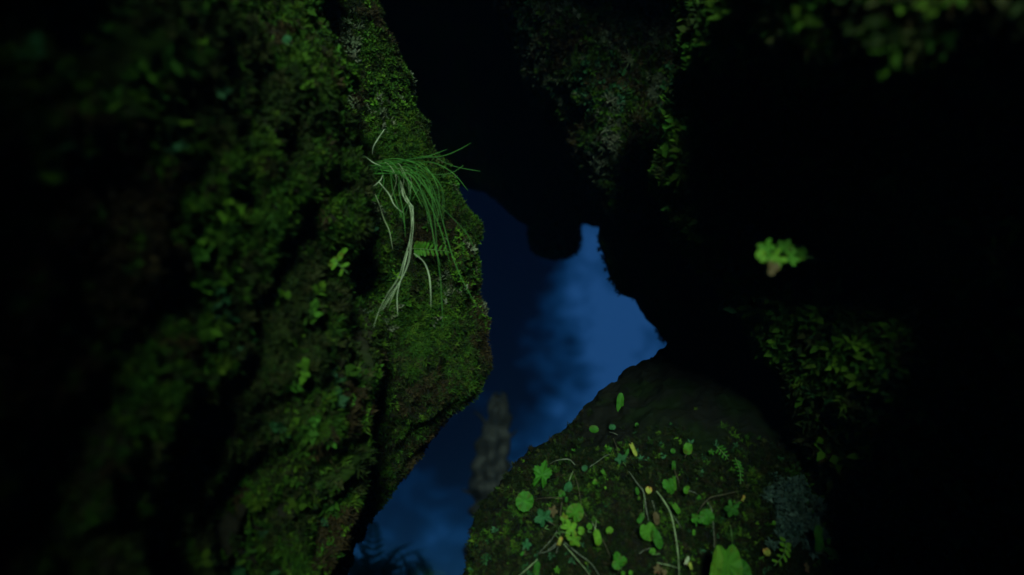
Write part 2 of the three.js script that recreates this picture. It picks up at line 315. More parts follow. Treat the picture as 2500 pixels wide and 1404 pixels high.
moss(prow, 'fuzz', 6000, 1.2, mossOf(3, -0.4, ['brown', 'dull', 'moss', 'pale']));
moss(prow, 'leafy', 4500, 1.0, mossOf(6, -0.15, ['brown', 'dull', 'moss', 'teal']));
moss(stub, 'fuzz', 7000, 1.6, mossOf(3, -0.3, ['dull', 'moss']));
moss(rightMid, 'fuzz', 1500, 1.1, mossOf(9, 0.05, ['brown', 'dull']));
moss(rightNear, 'fuzz', 8000, 1.2, mossOf(10, -0.25, ['brown', 'dull', 'moss', 'moss']));
moss(rightNear, 'leafy', 5000, 1.3, mossOf(11, -0.35, ['dull', 'moss', 'bright', 'moss', 'bright', 'moss']));
moss(rightNear, 'broad', 1100, 0.9, mossOf(12, -0.02, ['moss', 'teal', 'bright'], 6), 'leaf_cover');
moss(lowRight, 'fuzz', 26000, 0.62, belowShadedCrest(mossOf(13, -0.5, ['dark', 'dark', 'dull', 'dark', 'moss', 'dark'])));
moss(lowRight, 'leafy', 2600, 0.55, belowShadedCrest(mossOf(14, 0.0, ['dark', 'dull', 'moss', 'teal'])));

// ---------------------------------------------------------------- plants
const wedge = (a, n) => { const p = a / (2 * Math.PI) * n + 0.5; return Math.abs(p - Math.floor(p) - 0.5) * 2; };
const outline = {
  round: (a) => 1 + 0.03 * Math.cos(11 * a),
  oval: (a) => 0.82 + 0.18 * Math.cos(2 * a) ,
  heart: (a) => 1 - 0.42 * Math.exp(-Math.pow((Math.abs(a) - Math.PI) / 0.32, 2)) + 0.1 * Math.exp(-Math.pow(a / 0.3, 2)),
  lobed: (a) => (1 - 0.42 * Math.pow(wedge(a, 5), 1.2)) * (0.9 + 0.14 * wedge(a, 25)) * (1 - 0.4 * smooth(Math.abs(a), 2.6, 3.1)),
  trefoil: (a) => (0.55 + 0.5 * Math.pow(Math.abs(Math.cos(a * 1.5)), 0.6)) * (1 + 0.05 * Math.cos(a * 15)),
  bell: (a) => 0.75 + 0.25 * Math.cos(2 * a) + (Math.abs(a) > 2.5 ? 0.22 * Math.cos(a * 7) : 0),
};
const leafTint = {
  green: [0.032, 0.14, 0.01], dark: [0.028, 0.12, 0.012], teal: [0.022, 0.1, 0.035], lime: [0.1, 0.24, 0.016], yellow: [0.34, 0.36, 0.06], brown: [0.11, 0.075, 0.035], pale: [0.4, 0.45, 0.28], mid: [0.055, 0.18, 0.012],
};
// a cupped leaf in the plane of (axis, normal); its stalk end at -axis
function leafGeo(type, c, w, h, axis, normal, tint) {
  const S = type === 'lobed' ? 100 : 44, Rn = 4, side = new THREE.Vector3().crossVectors(axis, normal).normalize(), nn = new THREE.Vector3().crossVectors(side, axis).normalize();
  const p = [], col = [], idx = [], v = new THREE.Vector3(), cup = rr(0.1, 0.5), wave = rr(0, 6), curl = rr(0.06, 0.2), fold = rr(0.1, 0.35), old = rr(-0.1, 0.35), shade = rr(0.85, 1.15), blot = rr(0, 50);
  const put = (a, r) => {
    const q = r * outline[type](a), x = Math.sin(a) * q * w / 2, y = Math.cos(a) * q * h / 2;
    const z = (cup * r * r * -0.5 + fold * Math.abs(Math.sin(a) * r) + curl * r * r * Math.sin(a * 3 + wave) + 0.05 * r * Math.cos(a * 9)) * Math.min(w, h) * 0.5;
    v.copy(c).addScaledVector(side, x).addScaledVector(axis, y).addScaledVector(nn, z);
    p.push(v.x, v.y, v.z);
    const vein = type === 'lobed' || type === 'trefoil' ? Math.pow(Math.abs(Math.cos(a * (type === 'lobed' ? 2.5 : 1.5))), 24) : Math.max(Math.pow(Math.abs(Math.cos(a)), 60), 0.6 * Math.pow(Math.abs(Math.cos(a * 4)), 30));
    const k = shade * (1 + 0.25 * vein * (1 - r)) * (1 + 0.5 * fbm(x * 160 + blot, y * 160, 3, 2));
    const dry = smooth(fbm(x * 110 + blot, y * 110, 7, 3) + old * r, 0.22, 0.4);
    col.push(tint[0] * k * (1 + 0.5 * dry), tint[1] * k * (1 - 0.25 * dry), tint[2] * k);
  };
  put(0, 0);
  for (let i = 1; i <= Rn; i++) for (let j = 0; j < S; j++) put(j / S * 2 * Math.PI - Math.PI, i / Rn);
  for (let j = 0; j < S; j++) { const k = (j + 1) % S; idx.push(0, 1 + j, 1 + k); for (let i = 0; i < Rn - 1; i++) { const a = 1 + i * S + j, b = 1 + i * S + k; idx.push(a, a + S, b, b, a + S, b + S); } }
  const g = new THREE.BufferGeometry();
  g.setAttribute('position', new THREE.Float32BufferAttribute(p, 3)); g.setAttribute('color', new THREE.Float32BufferAttribute(col, 3)); g.setIndex(idx); g.computeVertexNormals(); return g;
}
// a tapering stalk through points
function stalk(points, r0, r1, tint, seg) {
  const curve = new THREE.CatmullRomCurve3(points), n = seg ?? Math.max(6, points.length * 4), p = [], col = [], idx = [], S = 5, fr = curve.computeFrenetFrames(n, false);
  for (let i = 0; i <= n; i++) {
    const c = curve.getPointAt(i / n), r = r0 + (r1 - r0) * i / n, k = 1 + 0.25 * Math.sin(i * 1.7);
    for (let j = 0; j < S; j++) { const a = j / S * 6.2832; p.push(c.x + r * (fr.normals[i].x * Math.cos(a) + fr.binormals[i].x * Math.sin(a)), c.y + r * (fr.normals[i].y * Math.cos(a) + fr.binormals[i].y * Math.sin(a)), c.z + r * (fr.normals[i].z * Math.cos(a) + fr.binormals[i].z * Math.sin(a))); col.push(tint[0] * k, tint[1] * k, tint[2] * k); if (i < n) { const q = i * S + j, t = i * S + (j + 1) % S; idx.push(q, t, q + S, t, t + S, q + S); } }
  }
  const g = new THREE.BufferGeometry();
  g.setAttribute('position', new THREE.Float32BufferAttribute(p, 3)); g.setAttribute('color', new THREE.Float32BufferAttribute(col, 3)); g.setIndex(idx); g.computeVertexNormals(); return g;
}
const stemTint = { green: [0.1, 0.2, 0.05], pale: [0.22, 0.28, 0.14], brown: [0.07, 0.055, 0.03], grey: [0.15, 0.16, 0.12] };
// a plant rooted on a rock; leaves: [shape, px, py, width, height, angle (0 = stalk below), tint, lift, [root px, py]]; stems: [[px, py], ...]
function plant(name, label, r, root, leaves, stems = [], group = 'small plants on the leafy rock') {
  const h0 = onRock(r, ...root); if (!h0) { console.log('no rock for', name, root); return; }
  const t = thing(name, label, 'plant', h0.p.clone().addScaledVector(h0.n, -0.002), group);
  for (const [type, px, py, w, h, ang, tint, lift = 0.012, foot] of leaves) {
    const hit = onRock(r, px, py) ?? { d: h0.d, n: h0.n, p: at(px, py, h0.d) }; hit.d = Math.min(hit.d, h0.d + 0.07);
    const k = Math.max(0.2, hit.d - lift) / F, c = at(px, py, hit.d - lift), a = THREE.MathUtils.degToRad(ang);
    const axis = upV.clone().multiplyScalar(Math.cos(a)).addScaledVector(right, Math.sin(a));
    const n = back.clone().multiplyScalar(0.8).addScaledVector(hit.n, 0.35).addScaledVector(SUN, 0.3).add(new THREE.Vector3(rr(-0.3, 0.3), rr(-0.3, 0.3), rr(-0.2, 0.2)));
    n.addScaledVector(axis, -n.dot(axis) * 0.75).normalize(); axis.addScaledVector(n, -axis.dot(n)).normalize();
    const T = leafTint[tint];
    part('leaf', leafGeo(type, c, w * k, h * k, axis, n, T), leafMat, t);
    if (foot) {
      const b = onRock(r, ...foot) ?? h0, e = c.clone().addScaledVector(axis, -h * k * 0.42), m1 = e.clone().lerp(b.p, 0.35).addScaledVector(axis, -h * k * 0.12).addScaledVector(b.n, 0.012), m2 = e.clone().lerp(b.p, 0.75).addScaledVector(b.n, 0.01);
      part('stalk', stalk([e, m1, m2, b.p.clone().addScaledVector(b.n, -0.004)], 0.0005, 0.0009, stemTint[rnd() < 0.5 ? 'green' : 'brown'], 10), stemMat, t);
    }
  }
  for (const [tint, r0, lift, ...pts] of stems) {
    const P = pts.map(([px, py], i) => { const hit = onRock(r, px, py), d = Math.min(hit ? hit.d : h0.d, h0.d + 0.07), l = i === 0 || i === pts.length - 1 ? 0.003 : lift; return at(px, py, d - l); });
    part('stem', stalk(P, r0 * 0.6, r0 * 0.4, stemTint[tint]), stemMat, t);
  }
}
plant('lobed_plant', 'large dark five-lobed leaf on a long stalk by the edge of the leafy rock', lowRight, [1402, 1130],
  [['lobed', 1323, 1160, 50, 78, 15, 'green', 0.03]], [['grey', 0.0014, 0.03, [1404, 1136], [1390, 1122], [1365, 1123], [1338, 1135]]]);
plant('round_plant', 'dark round leaf on a sideways stalk, leftmost on the leafy rock', lowRight, [1372, 1219],
  [['round', 1281, 1224, 48, 44, -75, 'green', 0.025]], [['brown', 0.001, 0.02, [1375, 1217], [1340, 1215], [1300, 1220]]]);
plant('lobed_plant', 'blue-green lobed leaf beside a withered brown one', lowRight, [1350, 1290],
  [['lobed', 1327, 1264, 50, 50, -30, 'teal', 0.02, [1345, 1295]], ['lobed', 1349, 1249, 26, 34, 20, 'brown', 0.012, [1358, 1285]]]);
plant('lobed_plant', 'yellow-green cluster of lobed leaves above a knot of pale roots', lowRight, [1368, 1325],
  [['heart', 1404, 1252, 42, 46, 30, 'mid', 0.02, [1375, 1310]], ['lobed', 1390, 1290, 48, 44, 60, 'lime', 0.03, [1370, 1320]], ['lobed', 1402, 1318, 36, 44, 140, 'lime', 0.026, [1374, 1318]], ['lobed', 1378, 1268, 22, 36, -10, 'lime', 0.03, [1368, 1310]], ['bell', 1367, 1321, 16, 22, 20, 'yellow', 0.03, [1362, 1335]], ['heart', 1418, 1296, 20, 18, 100, 'lime', 0.03]],
  [['grey', 0.0012, 0.012, [1312, 1352], [1335, 1346], [1352, 1332], [1366, 1318]], ['grey', 0.001, 0.012, [1318, 1348], [1340, 1325], [1352, 1310], [1360, 1296]], ['grey', 0.001, 0.01, [1330, 1350], [1352, 1338], [1364, 1322]], ['pale', 0.0012, 0.012, [1376, 1328], [1402, 1358], [1426, 1386], [1440, 1404]], ['grey', 0.0011, 0.012, [1378, 1324], [1412, 1352], [1445, 1378], [1462, 1404]], ['brown', 0.0012, 0.01, [1372, 1225], [1368, 1260], [1370, 1300]], ['grey', 0.0009, 0.008, [1358, 1350], [1362, 1335], [1362, 1322]]]);
plant('heart_plant', 'two dark heart leaves under a fork of thin stalks', lowRight, [1398, 1150],
  [['heart', 1387, 1190, 20, 27, 15, 'teal', 0.016], ['heart', 1372, 1206, 17, 20, -20, 'dark', 0.014], ['oval', 1383, 1220, 12, 14, 0, 'dark', 0.01]],
  [['pale', 0.0012, 0.014, [1399, 1150], [1393, 1165], [1386, 1184]], ['brown', 0.001, 0.014, [1399, 1150], [1408, 1175], [1415, 1205], [1421, 1240], [1432, 1262]]]);
plant('oval_plant', 'single bright oval leaf with a forked white shoot above it', lowRight, [1450, 1300],
  [['oval', 1459, 1313, 27, 42, 170, 'lime', 0.025]], [['pale', 0.0016, 0.02, [1450, 1302], [1453, 1290], [1456, 1270]], ['pale', 0.0013, 0.02, [1452, 1290], [1448, 1280], [1445, 1273]], ['brown', 0.001, 0.01, [1470, 1315], [1482, 1340], [1490, 1362]]]);
plant('seedling', 'pair of small round bright leaves right of the yellow-green cluster', lowRight, [1470, 1298],
  [['round', 1439, 1285, 15, 17, 0, 'mid', 0.01, [1446, 1300]], ['round', 1488, 1295, 18, 18, 0, 'lime', 0.014, [1478, 1305]]]);
plant('lobed_plant', 'small blue-green lobed leaf low on the left edge of the leafy rock', lowRight, [1288, 1345], [['lobed', 1285, 1331, 27, 32, 10, 'teal', 0.015, [1290, 1352]], ['oval', 1275, 1352, 12, 14, 50, 'dark', 0.01]]);
plant('trefoil_plant', 'three-lobed clover-like leaf near the bottom edge of the picture', lowRight, [1498, 1385], [['trefoil', 1511, 1370, 40, 42, -20, 'green', 0.018, [1496, 1388]]]);
plant('oval_plant', 'dark oval leaf at the bottom edge beside a pale fallen twig', lowRight, [1312, 1404], [['oval', 1310, 1388, 26, 34, 10, 'dark', 0.014, [1314, 1404]], ['lobed', 1360, 1392, 18, 20, 0, 'mid', 0.012]], [['pale', 0.0018, 0.012, [1262, 1410], [1288, 1388], [1312, 1366]]]);
plant('seedling', 'flat bright leaf pair cut by the bottom edge of the picture', lowRight, [1530, 1408], [['oval', 1521, 1400, 18, 10, 80, 'mid', 0.014], ['oval', 1540, 1399, 18, 10, -80, 'mid', 0.014]]);
plant('heart_plant', 'two large overlapping heart leaves hanging from a pale stalk', lowRight, [1545, 1155],
  [['heart', 1582, 1297, 42, 46, 165, 'mid', 0.028], ['oval', 1605, 1316, 34, 52, 160, 'green', 0.022]], [['grey', 0.0014, 0.016, [1536, 1152], [1558, 1183], [1570, 1198], [1574, 1215], [1578, 1245], [1585, 1278]], ['green', 0.001, 0.012, [1572, 1205], [1572, 1230], [1573, 1255]]]);
plant('seedling', 'small bright notched leaf just under the two heart leaves', lowRight, [1600, 1356], [['heart', 1593, 1347, 16, 17, 30, 'mid', 0.012, [1603, 1352]]], [['grey', 0.0008, 0.006, [1560, 1352], [1575, 1342], [1590, 1338]]]);
plant('drooping_plant', 'pale yellow drooping leaf high on the leafy rock', lowRight, [1543, 1080], [['bell', 1547, 1098, 18, 34, 155, 'yellow', 0.022]], [['brown', 0.0011, 0.014, [1534, 1076], [1540, 1080], [1543, 1086]]]);
plant('lobed_plant', 'dim blue-green lobed leaf below the pale yellow drooping leaf', lowRight, [1525, 1140], [['lobed', 1516, 1121, 34, 30, -20, 'teal', 0.015, [1530, 1142]], ['oval', 1530, 1108, 12, 26, 20, 'dark', 0.012], ['lobed', 1486, 1097, 17, 20, 0, 'green', 0.012], ['oval', 1427, 1143, 24, 14, 120, 'teal', 0.012]], [['grey', 0.0008, 0.008, [1440, 1140], [1462, 1125], [1480, 1112], [1500, 1108]], ['brown', 0.001, 0.01, [1497, 1070], [1505, 1090], [1509, 1105]]]);
plant('seedling', 'scattered tiny bright leaves left of the long pale stem', lowRight, [1470, 1175], [['bell', 1475, 1157, 15, 22, 150, 'mid', 0.012], ['trefoil', 1453, 1177, 15, 14, 0, 'mid', 0.012], ['round', 1478, 1191, 6, 7, 0, 'lime', 0.01]]);
plant('round_plant', 'single bright round leaf at the dark top of the leafy rock', lowRight, [1676, 1112], [['round', 1680, 1096, 25, 29, 15, 'mid', 0.022, [1672, 1118]]]);
plant('seedling', 'two dim small leaves flanking the bright round leaf', lowRight, [1700, 1112], [['round', 1643, 1101, 12, 13, 0, 'green', 0.01], ['lobed', 1737, 1104, 17, 17, 0, 'green', 0.012]]);
plant('drooping_plant', 'withered plant with a reddish stalk and a wide drooping leaf', lowRight, [1648, 1160], [['bell', 1645, 1136, 18, 22, 0, 'green', 0.016], ['trefoil', 1634, 1186, 32, 42, 165, 'green', 0.018], ['bell', 1648, 1180, 14, 36, 175, 'mid', 0.022]], [['brown', 0.0014, 0.014, [1645, 1144], [1650, 1158], [1656, 1172], [1658, 1188]]]);
plant('seedling', 'small pale yellow leaf where the thin stalks meet', lowRight, [1580, 1204], [['heart', 1584, 1196, 15, 18, 190, 'yellow', 0.018], ['oval', 1556, 1199, 13, 20, 170, 'green', 0.014], ['oval', 1560, 1217, 11, 10, 0, 'green', 0.01]]);
plant('long_stem', 'long pale bent stem running to the bottom edge of the picture', lowRight, [1602, 1198], [['bell', 1652, 1242, 24, 28, 150, 'mid', 0.024]], [['pale', 0.0019, 0.02, [1602, 1198], [1620, 1222], [1636, 1250], [1648, 1300], [1655, 1350], [1659, 1420]], ['pale', 0.0014, 0.012, [1604, 1374], [1628, 1379], [1656, 1387]], ['grey', 0.0008, 0.008, [1640, 1255], [1655, 1275], [1664, 1292]]]);
plant('seedling', 'small green leaf with a pinkish stalk pointing down right', lowRight, [1705, 1208], [['heart', 1677, 1196, 22, 15, -70, 'mid', 0.016], ['trefoil', 1707, 1215, 12, 13, 0, 'green', 0.012]], [['grey', 0.001, 0.012, [1682, 1198], [1695, 1202], [1705, 1210]]]);
plant('lobed_plant', 'lobed leaf and broad round leaf under an arching twig', lowRight, [1738, 1240], [['lobed', 1699, 1269, 28, 36, -30, 'green', 0.018], ['round', 1725, 1262, 36, 38, -20, 'green', 0.022], ['oval', 1694, 1300, 12, 15, 0, 'mid', 0.01]], [['brown', 0.0013, 0.02, [1702, 1254], [1716, 1232], [1735, 1215], [1765, 1208], [1806, 1199]], ['grey', 0.001, 0.02, [1726, 1224], [1738, 1246], [1742, 1290], [1744, 1338]]]);
plant('dark_plant', 'dim hanging leaf with a small pale leaf at its tip, near the ferns', lowRight, [1800, 1225], [['lobed', 1787, 1242, 40, 46, 200, 'dark', 0.018], ['bell', 1815, 1217, 13, 15, 20, 'yellow', 0.02]], [['brown', 0.0009, 0.01, [1812, 1220], [1800, 1226], [1790, 1232]]]);
plant('brown_plant', 'withered yellow-brown leaf beside the two heart leaves', lowRight, [1598, 1245], [['oval', 1602, 1266, 24, 32, 170, 'brown', 0.014], ['oval', 1564, 1265, 22, 27, 30, 'dark', 0.012]], [['grey', 0.0009, 0.01, [1592, 1222], [1597, 1238], [1600, 1252]]]);
plant('broad_plant', 'group of the largest broad green leaves at the bottom edge', lowRight, [1783, 1282], [['oval', 1748, 1384, 46, 100, 185, 'lime', 0.05], ['heart', 1775, 1378, 70, 116, 175, 'mid', 0.042], ['heart', 1806, 1395, 54, 66, 150, 'green', 0.034]], [['green', 0.0013, 0.03, [1783, 1282], [1786, 1305], [1788, 1332]], ['brown', 0.0012, 0.03, [1744, 1300], [1746, 1325], [1747, 1345]]]);
plant('pale_plant', 'small whitish leaf curled at the bottom edge of the leafy rock', lowRight, [1682, 1388], [['bell', 1677, 1368, 18, 22, 20, 'pale', 0.016], ['bell', 1686, 1382, 14, 20, 160, 'yellow', 0.014]]);
plant('star_plant', 'small star-shaped withered brown leaf at the bottom edge', lowRight, [1606, 1392], [['lobed', 1606, 1391, 26, 28, 10, 'brown', 0.012], ['trefoil', 1622, 1398, 18, 14, 60, 'brown', 0.01]]);
plant('round_plant', 'dim round leaves along the dark crest of the leafy rock', lowRight, [1500, 1060], [['oval', 1514, 983, 27, 48, 5, 'green', 0.015], ['round', 1450, 1048, 24, 19, 10, 'green', 0.012], ['oval', 1495, 1043, 22, 17, 80, 'teal', 0.01], ['round', 1555, 1038, 10, 12, 0, 'green', 0.01]], [['grey', 0.0012, 0.01, [1488, 1055], [1500, 1058], [1508, 1062]]]);
plant('dark_plant', 'pointed dark green leaf at the right shoulder of the leafy rock', lowRight, [2000, 1345], [['oval', 1999, 1316, 36, 66, 5, 'green', 0.03, [2002, 1352]], ['oval', 2024, 1322, 24, 12, 110, 'dark', 0.025]]);
plant('yellow_leaf', 'small yellow-brown leaf left of the bright fern', lowRight, [1872, 1356], [['heart', 1872, 1347, 16, 22, 150, 'yellow', 0.012], ['lobed', 1970, 1386, 30, 14, 80, 'brown', 0.01], ['round', 1890, 1277, 10, 11, 0, 'mid', 0.012]]);

// ferns: a midrib with leaflets in pairs
function fern(label, r, from, to, pairs, len, tint, lift, group = 'small ferns') {
  const a = onRock(r, ...from), b = onRock(r, ...to);
  if (!a) { console.log('no rock for fern', from); return; }
  const A = at(...from, a.d - 0.004), d = Math.min(b?.d ?? a.d, a.d) - lift, B = at(...to, d), mid = A.clone().lerp(B, 0.5).addScaledVector(back, lift * 0.6);
  const t = thing('fern', label, 'fern', A.clone(), group), curve = new THREE.CatmullRomCurve3([A, mid, B]);
  part('midrib', stalk([A, mid, B], 0.0009, 0.0005, stemTint.green, 12), stemMat, t);
  for (let i = 0; i < pairs; i++) for (const s of [-1, 1]) {
    const u = 0.1 + 0.88 * (i + (s > 0 ? 0.35 : 0)) / pairs, c = curve.getPointAt(Math.min(1, u)), tan = curve.getTangentAt(Math.min(1, u)), k = (d / F) * len * (1 - 0.55 * u) * rr(0.9, 1.1);
    const side = new THREE.Vector3().crossVectors(tan, back).normalize().multiplyScalar(s), axis = side.addScaledVector(tan, 0.45).normalize();
    const n = back.clone().addScaledVector(SUN, 0.3).add(new THREE.Vector3(rr(-0.2, 0.2), rr(-0.2, 0.2), 0)); n.addScaledVector(axis, -n.dot(axis)).normalize();
    part('leaflet', leafGeo('oval', c.clone().addScaledVector(axis, k * 0.5), k * 0.62, k, axis, n, leafTint[tint]), leafMat, t);
  }
}
fern('small yellow-green fern lowest on the right of the leafy rock', lowRight, [1920, 1310], [1890, 1382], 5, 26, 'lime', 0.02);
fern('narrow dim fern hanging near the right end of the arching twig', lowRight, [1795, 1118], [1808, 1182], 6, 16, 'green', 0.018);
fern('short dim fern uppermost right on the leafy rock', lowRight, [1750, 1090], [1778, 1122], 4, 16, 'green', 0.016);
fern('dark fern at the right shoulder of the leafy rock, below a pointed leaf', lowRight, [2020, 1335], [2032, 1368], 4, 24, 'green', 0.02);
fern('fern frond spread sideways under the grass tuft', leftFar, [1005, 607], [1096, 614], 9, 24, 'mid', 0.03);
fern('short bright yellow-green fern tip at the edge of the left wall', leftNear, [826, 622], [850, 668], 5, 36, 'lime', 0.05);
fern('dim frond on the right wall above the bright sprig', rightNear, [2290, 255], [2190, 330], 6, 60, 'green', 0.05);
plant('leafy_sprig', 'bright leafy sprig poking out of the dark right wall', rightNear, [2035, 640],
  [['lobed', 1872, 608, 56, 50, -60, 'mid', 0.24], ['lobed', 1896, 630, 60, 54, -120, 'lime', 0.23], ['trefoil', 1886, 654, 34, 38, -160, 'brown', 0.24], ['lobed', 1915, 604, 54, 44, -40, 'mid', 0.21], ['lobed', 1932, 628, 52, 44, -110, 'mid', 0.19], ['trefoil', 1956, 618, 40, 34, -70, 'mid', 0.16], ['trefoil', 1978, 632, 32, 28, -100, 'green', 0.12], ['heart', 1860, 624, 34, 28, -95, 'lime', 0.25]],
  [['green', 0.002, 0.17, [2035, 640], [1965, 626], [1925, 622]]], 'small plants on the right wall');
plant('round_plant', 'single small blue-green leaf shining near the top of the left wall', leftNear, [706, 108], [['round', 700, 96, 26, 22, 20, 'teal', 0.03, [712, 112]]], [], 'small plants on the left wall');

// grass tuft on the buttress
{
  const root = onRock(leftFar, 908, 400), t = thing('grass_tuft', 'tuft of long grass drooping from the left buttress into the gap', 'grass', root.p.clone());
  const D = root.d, tan = Math.tan(PITCH);
  const grass = (pts, wid, tint, drop = 1, out = 0.04) => {
    const P = pts.map(([px, py], i) => { const u = i / (pts.length - 1), h = onRock(leftFar, px, py); let d = D - out * Math.sin(Math.min(1, u * 1.6) * 1.5708) - drop * Math.max(0, (py - 420) / F * D * tan) * 0.6; if (h && d > h.d - 0.004) d = h.d - 0.006; return at(px, py, d); });
    const curve = new THREE.CatmullRomCurve3(P), n = 22, p = [], col = [], idx = [];
    for (let i = 0; i <= n; i++) {
      const u = i / n, c = curve.getPointAt(u), T = curve.getTangentAt(u), s = new THREE.Vector3().crossVectors(T, back).normalize(), w = wid * (0.7 + 0.6 * Math.sin(u * 2.4)) * Math.pow(1 - u, 0.45) + 0.0002, k = 0.9 + 0.3 * Math.sin(u * 9 + wid * 9000), f = w * 0.35;
      p.push(c.x - s.x * w, c.y - s.y * w, c.z - s.z * w, c.x - back.x * f, c.y - back.y * f, c.z - back.z * f, c.x + s.x * w, c.y + s.y * w, c.z + s.z * w);
      for (let q = 0; q < 3; q++) col.push(tint[0] * k, tint[1] * k, tint[2] * k);
      if (i < n) { const a = i * 3; idx.push(a, a + 1, a + 3, a + 1, a + 4, a + 3, a + 1, a + 2, a + 4, a + 2, a + 5, a + 4); }
    }
    const g = new THREE.BufferGeometry(); g.setAttribute('position', new THREE.Float32BufferAttribute(p, 3)); g.setAttribute('color', new THREE.Float32BufferAttribute(col, 3)); g.setIndex(idx); g.computeVertexNormals();
    part('blade', g, leafMat, t);
  };
  const G = [0.04, 0.15, 0.02], G2 = [0.07, 0.22, 0.04], Pl = [0.36, 0.42, 0.27], Pd = [0.2, 0.24, 0.13], r0 = [908, 400];
  const green = [
    [[980, 391], [1049, 380], [1092, 364]], [[1006, 387], [1083, 380], [1117, 367], [1150, 349]], [[1015, 385], [1058, 382], [1092, 400], [1126, 410], [1173, 418]],
    [[1023, 395], [1058, 397], [1088, 410], [1113, 429], [1143, 466]], [[1015, 399], [1040, 419], [1066, 426], [1105, 421], [1132, 403]],
    [[1023, 412], [1049, 442], [1066, 485], [1079, 532], [1105, 626], [1130, 686], [1165, 750]], [[1023, 429], [1049, 468], [1075, 502], [1113, 540], [1143, 575], [1161, 614]],
    [[989, 434], [1023, 476], [1045, 523], [1053, 558]], [[1006, 429], [1040, 481], [1066, 536], [1083, 583], [1098, 640]], [[1015, 421], [1045, 464], [1066, 502]], [[989, 429], [1015, 472], [1032, 506]],
    [[951, 417], [959, 464], [972, 506], [989, 549]], [[1035, 430], [1060, 530], [1068, 626], [1075, 677], [1079, 741], [1081, 801]], [[970, 420], [975, 470], [985, 520], [990, 580]], [[1000, 425], [1030, 470], [1050, 530], [1060, 590], [1075, 650]],
    [[985, 395], [1008, 398], [1016, 408], [1016, 428], [985, 434]],
  ];
  for (const b of green) { const q = [r0[0] + rr(-14, 34), r0[1] + rr(-10, 26)]; grass([q, [q[0] + (b[0][0] - q[0]) * 0.5, q[1] + (b[0][1] - q[1]) * 0.5 + rr(-12, 4)], ...b], rr(0.0005, 0.0008), rnd() < 0.35 ? G2 : G, 1, rr(0.03, 0.09)); }
  for (let i = 0; i < 20; i++) { const a = rr(0, 1), L = rr(60, 170), x = r0[0] + rr(-8, 70), y = r0[1] + rr(-10, 18); grass([[x, y], [x + L * 0.4 * (0.4 + a), y - 8 + L * 0.1], [x + L * 0.7 * (0.4 + a) + rr(-15, 15), y + L * 0.42], [x + L * 0.85 * (0.3 + a) + rr(-25, 25), y + L * 0.95 * rr(0.6, 1.1)]], rr(0.0003, 0.0006), rnd() < 0.8 ? [G, G2][i % 2] : Pd, 1, rr(0.01, 0.09)); }
  const strand = [[981, 451], [989, 481], [1004, 506], [1006, 545], [1000, 592], [991, 635], [972, 682], [947, 720], [925, 759], [915, 797]];
  for (let i = 0; i < 4; i++) { const q = strand.slice(0, 10 - [0, 1, 2, 1, 3, 0][i]).map(([x, y], k) => [x + rr(-3, 3) + (i - 3) * 0.7 + (i % 2 ? k * 1.2 : 0), y + rr(-4, 4)]); grass([[r0[0] + 15, r0[1] + 5], [965, 425], ...q], rr(0.0003, 0.0006), i % 3 === 2 ? Pd : Pl, 1, 0.06); }
  for (const [b, c] of [[[[925, 444], [951, 476], [964, 502], [989, 523]], Pl], [[[996, 613], [981, 673], [970, 720], [971, 771]], Pl], [[[1010, 618], [1035, 640], [1047, 670], [1051, 703], [1052, 750]], Pl], [[[915, 472], [927, 502], [938, 536], [950, 562], [959, 610]], Pd],
    [[[865, 372], [891, 382], [912, 397], [930, 405]], Pl], [[[938, 316], [922, 340], [911, 360], [909, 378]], Pl], [[[897, 459], [915, 452], [930, 438], [935, 425]], Pl], [[[970, 700], [958, 725], [947, 752]], Pd]]) grass(b, rr(0.0006, 0.001), c, 1, 0.03);
}

// ---------------------------------------------------------------- beyond the gap
// bank of bare earth and moss sloping up outside
{
  const nx = 120, nz = 120, p = [], col = [], idx = [];
  for (let i = 0; i <= nz; i++) for (let j = 0; j <= nx; j++) {
    const s = i / nz, d = 2.4 + 140 * Math.pow(s, 3.2), x = (j / nx - 0.5) * (6 + d * 3), crest = 1425;
    const q = at(1250, crest + 420 * Math.pow(1 - Math.min(1, (d - 2.4) / 1.5), 1.5), d); q.x = x;
    if (d > 3.9) q.y = at(1250, crest, 3.9).y - 0.02 * (d - 3.9);
    q.y += 0.12 * fbm(x * 0.9, q.z * 0.9, 2, 4) + 0.03 * fbm(x * 6, q.z * 6, 5, 3);
    p.push(q.x, q.y, q.z);
    const m = smooth(fbm(x * 3, q.z * 3, 8, 4), -0.15, 0.2), w = 1 + 0.4 * fbm(x * 20, q.z * 20, 1, 2);
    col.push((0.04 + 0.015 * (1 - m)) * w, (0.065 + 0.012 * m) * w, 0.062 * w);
    if (i < nz && j < nx) { const a = i * (nx + 1) + j; idx.push(a, a + 1, a + nx + 1, a + 1, a + nx + 2, a + nx + 1); }
  }
  const g = new THREE.BufferGeometry(); g.setAttribute('position', new THREE.Float32BufferAttribute(p, 3)); g.setAttribute('color', new THREE.Float32BufferAttribute(col, 3)); g.setIndex(idx); g.computeVertexNormals();
  const m = new THREE.Mesh(g, rockMat); m.name = 'ground'; m.userData = { kind: 'structure', label: 'misty earth bank sloping up beyond the gap', category: 'ground' }; m.receiveShadow = m.castShadow = true; scene.add(m);
}
